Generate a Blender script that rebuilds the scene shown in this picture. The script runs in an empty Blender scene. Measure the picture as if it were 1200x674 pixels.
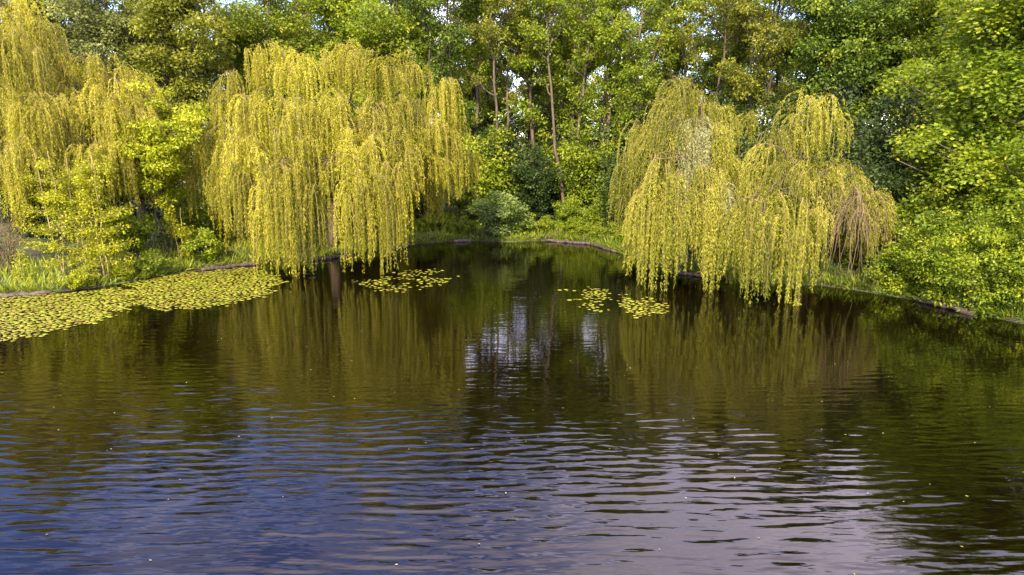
import bpy, math
import numpy as np
from mathutils import Vector, Matrix

SC = bpy.context.scene
COL = SC.collection
R = math.radians

# ------------------------------------------------------------------ camera
CAM_H, PITCH, F = 6.0, R(12.0), 800.0          # metres, radians, focal length in photo pixels (1200 wide)
cd = bpy.data.cameras.new('camera'); cam = bpy.data.objects.new('camera', cd); COL.objects.link(cam)
cam.location = (0, 0, CAM_H); cam.rotation_euler = (R(90) - PITCH, 0, 0)
cd.sensor_width = 36.0; cd.lens = 24.0; cd.clip_start = 0.1; cd.clip_end = 3000
SC.camera = cam

# ------------------------------------------------------------------ light
SUN_EL, SUN_AZ = R(38), R(-165)                # azimuth from +Y towards +X: behind the camera, to its left
wd = bpy.data.worlds.new('World'); SC.world = wd; wd.use_nodes = True
nt = wd.node_tree; nt.nodes.clear()
def N(t, **k):
    n = nt.nodes.new(t)
    for a, b in k.items(): setattr(n, a, b)
    return n
out = N('ShaderNodeOutputWorld'); bg = N('ShaderNodeBackground'); bg.inputs['Strength'].default_value = 0.15
sky = N('ShaderNodeTexSky'); sky.sky_type = 'NISHITA'; sky.sun_disc = False
sky.sun_elevation = SUN_EL; sky.sun_rotation = SUN_AZ
sky.air_density = 1.0; sky.dust_density = 0.1; sky.ozone_density = 3.0
tc = N('ShaderNodeTexCoord'); sep = N('ShaderNodeSeparateXYZ')
nt.links.new(tc.outputs['Generated'], sep.inputs[0])
mz = N('ShaderNodeMath', operation='MAXIMUM'); mz.inputs[1].default_value = 0.0
nt.links.new(sep.outputs['Z'], mz.inputs[0])
az = N('ShaderNodeMath', operation='ADD'); az.inputs[1].default_value = 0.22
nt.links.new(mz.outputs[0], az.inputs[0])
dv = N('ShaderNodeVectorMath', operation='DIVIDE')
cz = N('ShaderNodeCombineXYZ')
for i in range(3): nt.links.new(az.outputs[0], cz.inputs[i])
nt.links.new(tc.outputs['Generated'], dv.inputs[0]); nt.links.new(cz.outputs[0], dv.inputs[1])
mp = N('ShaderNodeMapping'); mp.inputs['Location'].default_value = (5.3, 1.1, 0)
nt.links.new(dv.outputs[0], mp.inputs[0])
cn = N('ShaderNodeTexNoise'); cn.inputs['Scale'].default_value = 1.15; cn.inputs['Detail'].default_value = 7
cn.inputs['Roughness'].default_value = 0.55; cn.inputs['Distortion'].default_value = 0.25
nt.links.new(mp.outputs[0], cn.inputs['Vector'])
cr = N('ShaderNodeValToRGB'); cr.color_ramp.elements[0].position = 0.40; cr.color_ramp.elements[1].position = 0.74
nt.links.new(cn.outputs['Fac'], cr.inputs[0])
cmix = N('ShaderNodeMix'); cmix.data_type = 'RGBA'
nt.links.new(cr.outputs[0], cmix.inputs['Factor']); hs = N('ShaderNodeHueSaturation'); hs.inputs['Saturation'].default_value = 1.12; hs.inputs['Hue'].default_value = .525; nt.links.new(sky.outputs[0], hs.inputs['Color']); nt.links.new(hs.outputs[0], cmix.inputs['A'])
cmix.inputs['B'].default_value = (10.6, 8.8, 9.6, 1)
nt.links.new(cmix.outputs['Result'], bg.inputs['Color']); nt.links.new(bg.outputs[0], out.inputs[0])

sd = bpy.data.lights.new('sun', 'SUN'); sun = bpy.data.objects.new('sun', sd); COL.objects.link(sun)
sd.energy = 3.4; sd.angle = R(2); sd.color = (1.0, 0.87, 0.60)
sdir = Vector((math.sin(SUN_AZ) * math.cos(SUN_EL), math.cos(SUN_AZ) * math.cos(SUN_EL), math.sin(SUN_EL)))
sun.rotation_euler = sdir.to_track_quat('Z', 'Y').to_euler(); sun.location = (0, -20, 40)

vs = SC.view_settings; vs.view_transform = 'Standard'; vs.look = 'None'; vs.gamma = 1; vs.use_curve_mapping = False
vs.exposure = 1.98
SC.cycles.use_denoising = True
SC.cycles.max_bounces = 10; SC.cycles.diffuse_bounces = 5; SC.cycles.glossy_bounces = 3
SC.cycles.transmission_bounces = 4; SC.cycles.transparent_max_bounces = 4
SC.cycles.sample_clamp_indirect = 6

# ------------------------------------------------------------------ pixel -> place
def ray(px, py):
    x = (px - 600) / F; y = (337 - py) / F
    c, s = math.cos(PITCH), math.sin(PITCH)
    return np.array([x, c + y * s, -s + y * c])
def on_z(px, py, z=0.0):
    d = ray(px, py); t = (z - CAM_H) / d[2]
    return np.array([d[0] * t, d[1] * t, z])
def at_D(px, py, D):                            # the point of that pixel's ray D metres ahead
    d = ray(px, py); return np.array([0, 0, CAM_H]) + d * (D / d[1])
def col_x(px, D):                               # lateral place of a pixel column for a base on the ground, D ahead
    dep = math.atan2(CAM_H - .6, D); py = 337 + F * math.tan(dep - PITCH)
    return at_D(px, py, D)[0]

# ------------------------------------------------------------------ mesh helpers
def mesh_np(name, V, Fc, tint=None, smooth=False):
    V = np.asarray(V, np.float32); Fc = np.asarray(Fc, np.int32)
    me = bpy.data.meshes.new(name)
    k = Fc.shape[1]; n = len(Fc)
    me.vertices.add(len(V)); me.vertices.foreach_set('co', V.ravel())
    me.loops.add(n * k); me.loops.foreach_set('vertex_index', Fc.ravel())
    me.polygons.add(n); me.polygons.foreach_set('loop_start', np.arange(0, n * k, k, dtype=np.int32))
    me.polygons.foreach_set('loop_total', np.full(n, k, np.int32))
    if smooth: me.polygons.foreach_set('use_smooth', np.ones(n, bool))
    if tint is not None:
        a = me.attributes.new('tint', 'FLOAT', 'FACE'); a.data.foreach_set('value', np.asarray(tint, np.float32))
    me.update(calc_edges=True)
    return me
def link(name, me, mat=None, parent=None):
    o = bpy.data.objects.new(name, me); COL.objects.link(o)
    if mat is not None and me is not None and len(me.materials) == 0: me.materials.append(mat)
    if parent is not None: o.parent = parent
    return o
def tag(o, label=None, cat=None, group=None, kind=None):
    if label: o['label'] = label
    if cat: o['category'] = cat
    if group: o['group'] = group
    if kind: o['kind'] = kind
    return o
def empty(name, loc, rz=0.0, sc=1.0):
    o = bpy.data.objects.new(name, None); COL.objects.link(o); o.location = loc
    o.rotation_euler = (0, 0, rz); o.empty_display_size = 0.3
    o.scale = (sc, sc, sc) if not isinstance(sc, (tuple, list)) else sc
    return o
class Tubes:
    def __init__(s): s.V = []; s.F = []; s.n = 0
    def add(s, P, rad, sides=6, cap=True):
        P = np.asarray(P, float); rad = np.broadcast_to(np.asarray(rad, float), (len(P),))
        T = np.gradient(P, axis=0); T /= np.linalg.norm(T, axis=1)[:, None] + 1e-9
        ref = np.array([0.31, 0.95, 0.07]) if abs(T[0][2]) > .6 else np.array([0, 0, 1.0])
        A = np.cross(T, ref); A /= np.linalg.norm(A, axis=1)[:, None] + 1e-9
        B = np.cross(T, A)
        th = np.linspace(0, 2 * math.pi, sides, endpoint=False)
        ring = P[:, None, :] + rad[:, None, None] * (np.cos(th)[None, :, None] * A[:, None, :] + np.sin(th)[None, :, None] * B[:, None, :])
        k = len(P); idx = s.n + np.arange(k * sides).reshape(k, sides)
        a = idx[:-1]; b = idx[1:]
        q = np.stack([a, np.roll(a, -1, 1), np.roll(b, -1, 1), b], -1).reshape(-1, 4)
        s.V.append(ring.reshape(-1, 3)); s.F.append(q); s.n += k * sides
        if cap:
            for row in (idx[0][::-1], idx[-1]):
                m = s.n; j = 0 if row is not idx[-1] else -1
                ctr = P[0] if (row[0] in idx[0]) else P[-1]
                s.V.append(ctr[None, :]); s.n += 1
                # quads made of centre + three ring points
                for i in range(0, sides, 2):
                    s.F.append(np.array([[m, row[i], row[(i + 1) % sides], row[(i + 2) % sides]]]))
    def mesh(s, name): return mesh_np(name, np.concatenate(s.V), np.concatenate(s.F), smooth=True)
def norm(v): return v / (np.linalg.norm(v, axis=-1, keepdims=True) + 1e-9)
def leaf_quads(C, D, S, L, W):
    """rhombic leaves: base C, direction D, side S, length L, width W"""
    L = L[:, None]; W = W[:, None]
    nrm = np.cross(D, S)
    v0 = C; v1 = C + D * L * .48 + S * W * .5 + nrm * W * .12; v2 = C + D * L; v3 = C + D * L * .48 - S * W * .5 + nrm * W * .12
    V = np.stack([v0, v1, v2, v3], 1).reshape(-1, 3)
    return V, np.arange(len(V)).reshape(-1, 4)
def curve(p0, p1, bend, n=8, rng=None, wob=0.0):
    t = np.linspace(0, 1, n)[:, None]
    P = (1 - t) * p0 + t * p1 + np.sin(t * math.pi) * np.asarray(bend)
    if rng is not None and wob: 
        w = rng.normal(0, wob, (n, 3)); w[0] = 0; w[-1] = 0; P = P + w
    return P

# ------------------------------------------------------------------ materials
def newmat(name):
    m = bpy.data.materials.new(name); m.use_nodes = True; t = m.node_tree; t.nodes.clear()
    o = t.nodes.new('ShaderNodeOutputMaterial'); return m, t, o
def ramp(t, stops):
    r = t.nodes.new('ShaderNodeValToRGB'); e = r.color_ramp.elements
    while len(e) < len(stops): e.new(0.5)
    for i, (p, c) in enumerate(stops): e[i].position = p; e[i].color = (*c, 1)
    return r
def leaf_mat(name, stops, trans=0.35, tcol=1.25, rough=0.5, objvar=0.0):
    m, t, o = newmat(name)
    at = t.nodes.new('ShaderNodeAttribute'); at.attribute_name = 'tint'
    rp = ramp(t, stops); t.links.new(at.outputs['Fac'], rp.inputs[0])
    colout = rp.outputs[0]
    if objvar:
        oi = t.nodes.new('ShaderNodeObjectInfo'); h = t.nodes.new('ShaderNodeHueSaturation')
        mr = t.nodes.new('ShaderNodeMapRange'); mr.inputs[3].default_value = 1 - objvar; mr.inputs[4].default_value = 1 + objvar
        t.links.new(oi.outputs['Random'], mr.inputs[0]); t.links.new(mr.outputs[0], h.inputs['Value'])
        t.links.new(colout, h.inputs['Color']); colout = h.outputs[0]
    p = t.nodes.new('ShaderNodeBsdfPrincipled'); p.inputs['Roughness'].default_value = rough
    p.inputs['Specular IOR Level'].default_value = 0.3
    tr = t.nodes.new('ShaderNodeBsdfTranslucent')
    g = t.nodes.new('ShaderNodeMix'); g.data_type = 'RGBA'; g.blend_type = 'MULTIPLY'; g.inputs['Factor'].default_value = 1
    g.inputs['B'].default_value = (tcol, tcol * 1.02, tcol * .55, 1)
    t.links.new(colout, g.inputs['A']); t.links.new(g.outputs['Result'], tr.inputs[0])
    t.links.new(colout, p.inputs['Base Color'])
    mx = t.nodes.new('ShaderNodeMixShader'); mx.inputs[0].default_value = trans
    t.links.new(p.outputs[0], mx.inputs[1]); t.links.new(tr.outputs[0], mx.inputs[2]); t.links.new(mx.outputs[0], o.inputs[0])
    return m
def bark_mat(name, c1, c2, scale=6.0, rough=0.9):
    m, t, o = newmat(name)
    co = t.nodes.new('ShaderNodeTexCoord'); mpg = t.nodes.new('ShaderNodeMapping'); mpg.inputs['Scale'].default_value = (scale * 2, scale * 2, scale * .35)
    t.links.new(co.outputs['Object'], mpg.inputs[0])
    n = t.nodes.new('ShaderNodeTexNoise'); n.inputs['Scale'].default_value = 1.0; n.inputs['Detail'].default_value = 6
    t.links.new(mpg.outputs[0], n.inputs['Vector'])
    rp = ramp(t, [(0.3, c1), (0.7, c2)]); t.links.new(n.outputs['Fac'], rp.inputs[0])
    p = t.nodes.new('ShaderNodeBsdfPrincipled'); p.inputs['Roughness'].default_value = rough
    b = t.nodes.new('ShaderNodeBump'); b.inputs['Strength'].default_value = 0.6; b.inputs['Distance'].default_value = 0.03
    t.links.new(n.outputs['Fac'], b.inputs['Height']); t.links.new(b.outputs[0], p.inputs['Normal'])
    t.links.new(rp.outputs[0], p.inputs['Base Color']); t.links.new(p.outputs[0], o.inputs[0])
    return m
M = {}
M['bark'] = bark_mat('bark_brown', (.04, .028, .018), (.14, .10, .065))
M['bark_dark'] = bark_mat('bark_dark', (.018, .013, .009), (.06, .045, .03))
M['bark_pale'] = bark_mat('bark_pale', (.16, .12, .08), (.36, .30, .22))
M['bark_willow'] = bark_mat('bark_willow', (.05, .034, .02), (.17, .12, .07))
M['bark_young'] = bark_mat('bark_young', (.20, .16, .06), (.34, .27, .11))
M['twig'] = bark_mat('twig_ochre', (.13, .09, .025), (.24, .18, .05))
M['twig_dead'] = bark_mat('twig_dead', (.10, .065, .03), (.20, .14, .07))
M['log'] = bark_mat('wet_log', (.02, .013, .01), (.10, .065, .05), 4.0, 0.7)
M['willow'] = leaf_mat('willow_leaf', [(0, (.075, .085, .006)), (.3, (.225, .22, .010)), (.65, (.41, .38, .020)), (1, (.58, .54, .06))], .5)
M['willow_green'] = leaf_mat('willow_leaf_green', [(0, (.08, .095, .007)), (.35, (.21, .225, .013)), (.7, (.36, .35, .025)), (1, (.50, .47, .07))], .5)
M['willow_silver'] = leaf_mat('willow_leaf_silver', [(0, (.12, .13, .04)), (.5, (.22, .23, .085)), (1, (.36, .36, .18))], .25)
M['leaf_mid'] = leaf_mat('leaf_mid_green', [(0, (.06, .085, .006)), (.5, (.17, .225, .014)), (.85, (.28, .32, .02)), (1, (.42, .42, .03))], .45, objvar=.15)
M['leaf_olive'] = leaf_mat('leaf_olive', [(0, (.07, .085, .010)), (.5, (.20, .215, .022)), (1, (.37, .36, .04))], .43, objvar=.12)
M['leaf_grey'] = leaf_mat('leaf_grey_green', [(0, (.06, .075, .02)), (.5, (.16, .18, .05)), (1, (.29, .30, .09))], .4, objvar=.12)
M['leaf_dark'] = leaf_mat('leaf_dark_green', [(0, (.026, .048, .006)), (.5, (.085, .135, .013)), (1, (.20, .245, .02))], .4, objvar=.15)
M['leaf_bright'] = leaf_mat('leaf_bright_green', [(0, (.06, .095, .006)), (.5, (.18, .24, .012)), (1, (.36, .37, .03))], .4, objvar=.1)
M['leaf_lime'] = leaf_mat('leaf_lime', [(0, (.12, .155, .004)), (.5, (.31, .34, .010)), (1, (.50, .49, .03))], .4, objvar=.06)
M['leaf_shade'] = leaf_mat('leaf_painted_shade', [(0, (.010, .022, .005)), (.5, (.035, .062, .010)), (1, (.09, .12, .02))], .3, objvar=.2)  # understorey shade put into the leaf colour, darker than the tree leaves
M['leaf_bush'] = leaf_mat('leaf_bush', [(0, (.06, .10, .02)), (.5, (.17, .23, .05)), (1, (.33, .38, .11))], .4)
M['leaf_alder'] = leaf_mat('leaf_alder', [(0, (.12, .135, .005)), (.5, (.31, .32, .010)), (1, (.50, .47, .03))], .45)
M['leaf_maple'] = leaf_mat('leaf_maple', [(0, (.05, .085, .006)), (.4, (.15, .215, .012)), (.8, (.29, .335, .02)), (1, (.46, .46, .04))], .45, rough=.42)
M['grass'] = leaf_mat('grass_blade', [(0, (.05, .08, .006)), (.5, (.15, .20, .012)), (1, (.34, .36, .03))], .3)

# ------------------------------------------------------------------ pond outline, ground, water
shore_px = [(-120, 356), (0, 347), (60, 343), (100, 339), (150, 331), (190, 323), (240, 316), (300, 308), (345, 304), (400, 300), (440, 294),
            (490, 286), (540, 282), (600, 284), (645, 282), (690, 286), (720, 294), (745, 304), (790, 318), (850, 328), (920, 333), (960, 335), (1000, 340),
            (1060, 350), (1100, 359), (1150, 370), (1200, 380), (1290, 398)]
shore = [on_z(*p)[:2] for p in shore_px]
POND = np.array([(-90, -90), (-95, 0), (-60, 20)] + [tuple(p) for p in shore] + [(45, 12), (80, -5), (90, -90)])
def sdf(x, y):                                   # metres from the shoreline, negative on the pond side
    x = np.asarray(x, float).ravel(); y = np.asarray(y, float).ravel()
    d = np.full(x.shape, 1e9); ins = np.zeros(x.shape, bool)
    for i in range(len(POND)):
        a = POND[i]; b = POND[(i + 1) % len(POND)]; e = b - a
        t = np.clip(((x - a[0]) * e[0] + (y - a[1]) * e[1]) / (e @ e), 0, 1)
        d = np.minimum(d, np.hypot(x - a[0] - t * e[0], y - a[1] - t * e[1]))
        c = ((a[1] > y) != (b[1] > y)) & (x < (b[0] - a[0]) * (y - a[1]) / (b[1] - a[1] + 1e-12) + a[0])
        ins ^= c
    return np.where(ins, -d, d)
def gz(x, y):
    d = sdf(x, y); x = np.asarray(x, float).ravel(); y = np.asarray(y, float).ravel()
    bump = .06 * np.sin(x * .9 + 1.3 * np.sin(y * .7)) + .05 * np.sin(y * 1.1 + x * .37)
    up = .16 * np.tanh(np.maximum(d, 0) / .45) + .45 * (1 - np.exp(-np.maximum(d - .3, 0) / 3.5)) + .012 * np.clip(d, 0, 60) + bump * np.clip(d / 2, 0, 1)
    far = np.clip((y - 140) / 500, 0, 1) * 7
    dn = -np.minimum(1.6, .5 * np.maximum(-d, 0))
    return np.where(d > 0, up + far, dn)
def g(x, y): return float(gz([x], [y])[0])

fx = np.arange(-36, 36.01, .4); fy = np.arange(8, 64.01, .4)
gx = np.concatenate([[-900, -500, -300, -180, -120, -80, -60, -48, -41], fx, [41, 48, 60, 80, 120, 180, 300, 500, 900]])
gy = np.concatenate([[-300, -150, -95, -85, -50, -20, 0, 5], fy, [66, 70, 76, 85, 100, 120, 150, 200, 280, 400, 600, 900, 1500]])
X, Y = np.meshgrid(gx, gy); Z = gz(X, Y)
V = np.stack([X.ravel(), Y.ravel(), Z], 1); nx = len(gx); ny = len(gy)
i, j = np.meshgrid(np.arange(nx - 1), np.arange(ny - 1)); a = (j * nx + i).ravel()
me = mesh_np('ground', V, np.stack([a, a + 1, a + 1 + nx, a + nx], 1), smooth=True)
m, t, o = newmat('ground_soil_and_grass')
co = t.nodes.new('ShaderNodeTexCoord')
n1 = t.nodes.new('ShaderNodeTexNoise'); n1.inputs['Scale'].default_value = .8; n1.inputs['Detail'].default_value = 8
n2 = t.nodes.new('ShaderNodeTexNoise'); n2.inputs['Scale'].default_value = 14; n2.inputs['Detail'].default_value = 5
for n in (n1, n2): t.links.new(co.outputs['Object'], n.inputs['Vector'])
rs = ramp(t, [(.3, (.018, .013, .008)), (.7, (.065, .048, .026))]); t.links.new(n2.outputs['Fac'], rs.inputs[0])
rg = ramp(t, [(.3, (.035, .06, .008)), (.7, (.10, .14, .015))]); t.links.new(n2.outputs['Fac'], rg.inputs[0])
rf = ramp(t, [(.3, (.20, .20, .05)), (.7, (.34, .30, .10))]); t.links.new(n1.outputs['Fac'], rf.inputs[0])
mk = ramp(t, [(.42, (0, 0, 0)), (.58, (1, 1, 1))]); t.links.new(n1.outputs['Fac'], mk.inputs[0])
mx = t.nodes.new('ShaderNodeMix'); mx.data_type = 'RGBA'
t.links.new(mk.outputs[0], mx.inputs['Factor']); t.links.new(rs.outputs[0], mx.inputs['A']); t.links.new(rg.outputs[0], mx.inputs['B'])
sp = t.nodes.new('ShaderNodeSeparateXYZ'); t.links.new(co.outputs['Object'], sp.inputs[0])
mr = t.nodes.new('ShaderNodeMapRange'); mr.inputs[1].default_value = 62; mr.inputs[2].default_value = 72; t.links.new(sp.outputs['Y'], mr.inputs[0])
m2 = t.nodes.new('ShaderNodeMix'); m2.data_type = 'RGBA'
t.links.new(mr.outputs[0], m2.inputs['Factor']); t.links.new(mx.outputs['Result'], m2.inputs['A']); t.links.new(rf.outputs[0], m2.inputs['B'])
p = t.nodes.new('ShaderNodeBsdfPrincipled'); p.inputs['Roughness'].default_value = .95
b = t.nodes.new('ShaderNodeBump'); b.inputs['Distance'].default_value = .08; t.links.new(n2.outputs['Fac'], b.inputs['Height']); t.links.new(b.outputs[0], p.inputs['Normal'])
t.links.new(m2.outputs['Result'], p.inputs['Base Color']); t.links.new(p.outputs[0], o.inputs[0])
tag(link('ground', me, m), 'grassy bank and woodland floor round the pond', kind='structure')

# water: a sheet at z = 0, under the banks
wx = np.linspace(-94, 94, 60); wy = np.linspace(-89, 47, 50)
X, Y = np.meshgrid(wx, wy); V = np.stack([X.ravel(), Y.ravel(), np.zeros(X.size)], 1)
i, j = np.meshgrid(np.arange(59), np.arange(49)); a = (j * 60 + i).ravel()
me = mesh_np('pond_water', V, np.stack([a, a + 1, a + 61, a + 60], 1), smooth=True)
m, t, o = newmat('pond_water')
co = t.nodes.new('ShaderNodeTexCoord')
def wnoise(sx, sy, rot, detail, dist=0.0, w=0.0):
    mp = t.nodes.new('ShaderNodeMapping'); mp.inputs['Scale'].default_value = (sx, sy, 1); mp.inputs['Rotation'].default_value = (0, 0, R(rot)); mp.inputs['Location'].default_value = (w, w * 1.7, 0)
    t.links.new(co.outputs['Object'], mp.inputs[0])
    n = t.nodes.new('ShaderNodeTexNoise'); n.inputs['Scale'].default_value = 1; n.inputs['Detail'].default_value = detail; n.inputs['Distortion'].default_value = dist
    n.inputs['Roughness'].default_value = .4
    t.links.new(mp.outputs[0], n.inputs['Vector']); return n.outputs['Fac']
def mth(op, a, b):
    n = t.nodes.new('ShaderNodeMath'); n.operation = op
    for k, v in enumerate((a, b)):
        if isinstance(v, (int, float)): n.inputs[k].default_value = v
        else: t.links.new(v, n.inputs[k])
    return n.outputs[0]
big = wnoise(1.5, 5.6, 7, 0.0, .3); med = wnoise(2.8, 10.5, -6, 1.0, .2, 11); fine = wnoise(5, 18, 3, 1.0, 0, 5)
gust = wnoise(.10, .16, 0, 2.0, 0, 31); bendn = wnoise(.22, .30, 10, 1.0, 0, 3); ampn = wnoise(.5, .9, 0, 1.0, 0, 17)
sxyz = t.nodes.new('ShaderNodeSeparateXYZ'); t.links.new(co.outputs['Object'], sxyz.inputs[0])
train = mth('SINE', mth('ADD', mth('ADD', mth('MULTIPLY', sxyz.outputs['Y'], 19.5), mth('MULTIPLY', sxyz.outputs['X'], -1.1)), mth('MULTIPLY', bendn, 30.0)), 0)
train = mth('MULTIPLY', train, mth('MAXIMUM', mth('SUBTRACT', ampn, .36), 0))
gr = t.nodes.new('ShaderNodeMapRange'); gr.inputs[1].default_value = .35; gr.inputs[2].default_value = .65; gr.inputs[3].default_value = .5; gr.inputs[4].default_value = 1.15; t.links.new(gust, gr.inputs[0])
h = mth('ADD', mth('ADD', mth('MULTIPLY', big, .016), mth('MULTIPLY', med, .0055)), mth('ADD', mth('MULTIPLY', fine, .0012), mth('MULTIPLY', train, .013)))
shel = t.nodes.new('ShaderNodeMapRange'); shel.inputs[1].default_value = 9; shel.inputs[2].default_value = 19; shel.inputs[3].default_value = 1.2; shel.inputs[4].default_value = .27   # calmer in the lee of the trees
t.links.new(sxyz.outputs['Y'], shel.inputs[0])
side = t.nodes.new('ShaderNodeMapRange'); side.inputs[1].default_value = -8; side.inputs[2].default_value = 5; side.inputs[3].default_value = 1.3; side.inputs[4].default_value = .72   # the breeze reaches the open left side first
t.links.new(sxyz.outputs['X'], side.inputs[0])
h = mth('MULTIPLY', mth('MULTIPLY', h, gr.outputs[0]), mth('MULTIPLY', shel.outputs[0], side.outputs[0]))
b = t.nodes.new('ShaderNodeBump'); b.inputs['Strength'].default_value = 1; b.inputs['Distance'].default_value = 1.0
t.links.new(h, b.inputs['Height'])
p = t.nodes.new('ShaderNodeBsdfPrincipled'); p.inputs['Base Color'].default_value = (.0024, .0014, .0004, 1); p.inputs['Roughness'].default_value = .03
p.inputs['IOR'].default_value = 1.42
t.links.new(b.outputs[0], p.inputs['Normal']); t.links.new(p.outputs[0], o.inputs[0])
tag(link('pond_water', me, m), 'dark rippled pond water', kind='structure')

# ------------------------------------------------------------------ plants
def strands(rng, P0, D0, Ln, K, grav, wob):
    """hanging shoots: S starts, directions and lengths -> points (S,K,3)"""
    S = len(P0); out = np.zeros((S, K, 3)); out[:, 0] = P0
    d = norm(D0); ds = (Ln / (K - 1))[:, None]
    sway = rng.normal(0, wob, (S, 3)); sway[:, 2] *= .2
    gr = grav * rng.uniform(.7, 1.4, (S, 1))
    for k in range(1, K):
        d = norm(d + np.array([0, 0, -1.0]) * gr * ds + (sway * .25 + rng.normal(0, wob, (S, 3))) * ds)
        out[:, k] = out[:, k - 1] + d * ds
    return out
def strand_leaves(rng, PTS, spacing, L, W, tint_s):
    """leaves along each shoot; returns verts, faces, tint"""
    S, K, _ = PTS.shape
    seg = np.linalg.norm(np.diff(PTS, axis=1), axis=2); Ln = seg.sum(1)
    cnt = np.maximum(3, (Ln / spacing).astype(int))
    sid = np.repeat(np.arange(S), cnt); n = len(sid)
    u = rng.uniform(.04, 1, n) * (K - 1); k = np.minimum(u.astype(int), K - 2); f = (u - k)[:, None]
    A = PTS[sid, k]; B = PTS[sid, k + 1]; C = A * (1 - f) + B * f; T = norm(B - A)
    rd = norm(rng.normal(0, 1, (n, 3)) * np.array([1, 1, .35]))
    D = norm(T * .75 + rd * .75 + np.array([0, 0, -.35]))
    Sd = norm(np.cross(D, norm(rng.normal(0, 1, (n, 3)))))
    l = L * rng.uniform(.6, 1.35, n); w = W * rng.uniform(.7, 1.3, n)
    Sw = Sd * (w * .5)[:, None]; mid = C + D * (l * .3)[:, None]
    V = np.stack([mid - Sw, mid + Sw, C + D * (l * 1.1)[:, None]], 1).reshape(-1, 3); Fc = np.arange(len(V)).reshape(-1, 3)
    tint = np.clip(tint_s[sid] + rng.normal(0, .16, n), 0, 1)
    return V, Fc, tint
def ribbons(PTS, w0, w1, rng):
    S, K, _ = PTS.shape
    ang = rng.uniform(0, math.pi, S); side = np.stack([np.cos(ang), np.sin(ang), np.zeros(S)], 1)[:, None, :]
    wid = np.linspace(w0, w1, K)[None, :, None] * .5
    V = np.stack([PTS - side * wid, PTS + side * wid], 2).reshape(-1, 3)
    base = (np.arange(S)[:, None] * K + np.arange(K - 1)[None, :]) * 2
    q = np.stack([base, base + 1, base + 3, base + 2], -1).reshape(-1, 4)
    return V, q

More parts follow.
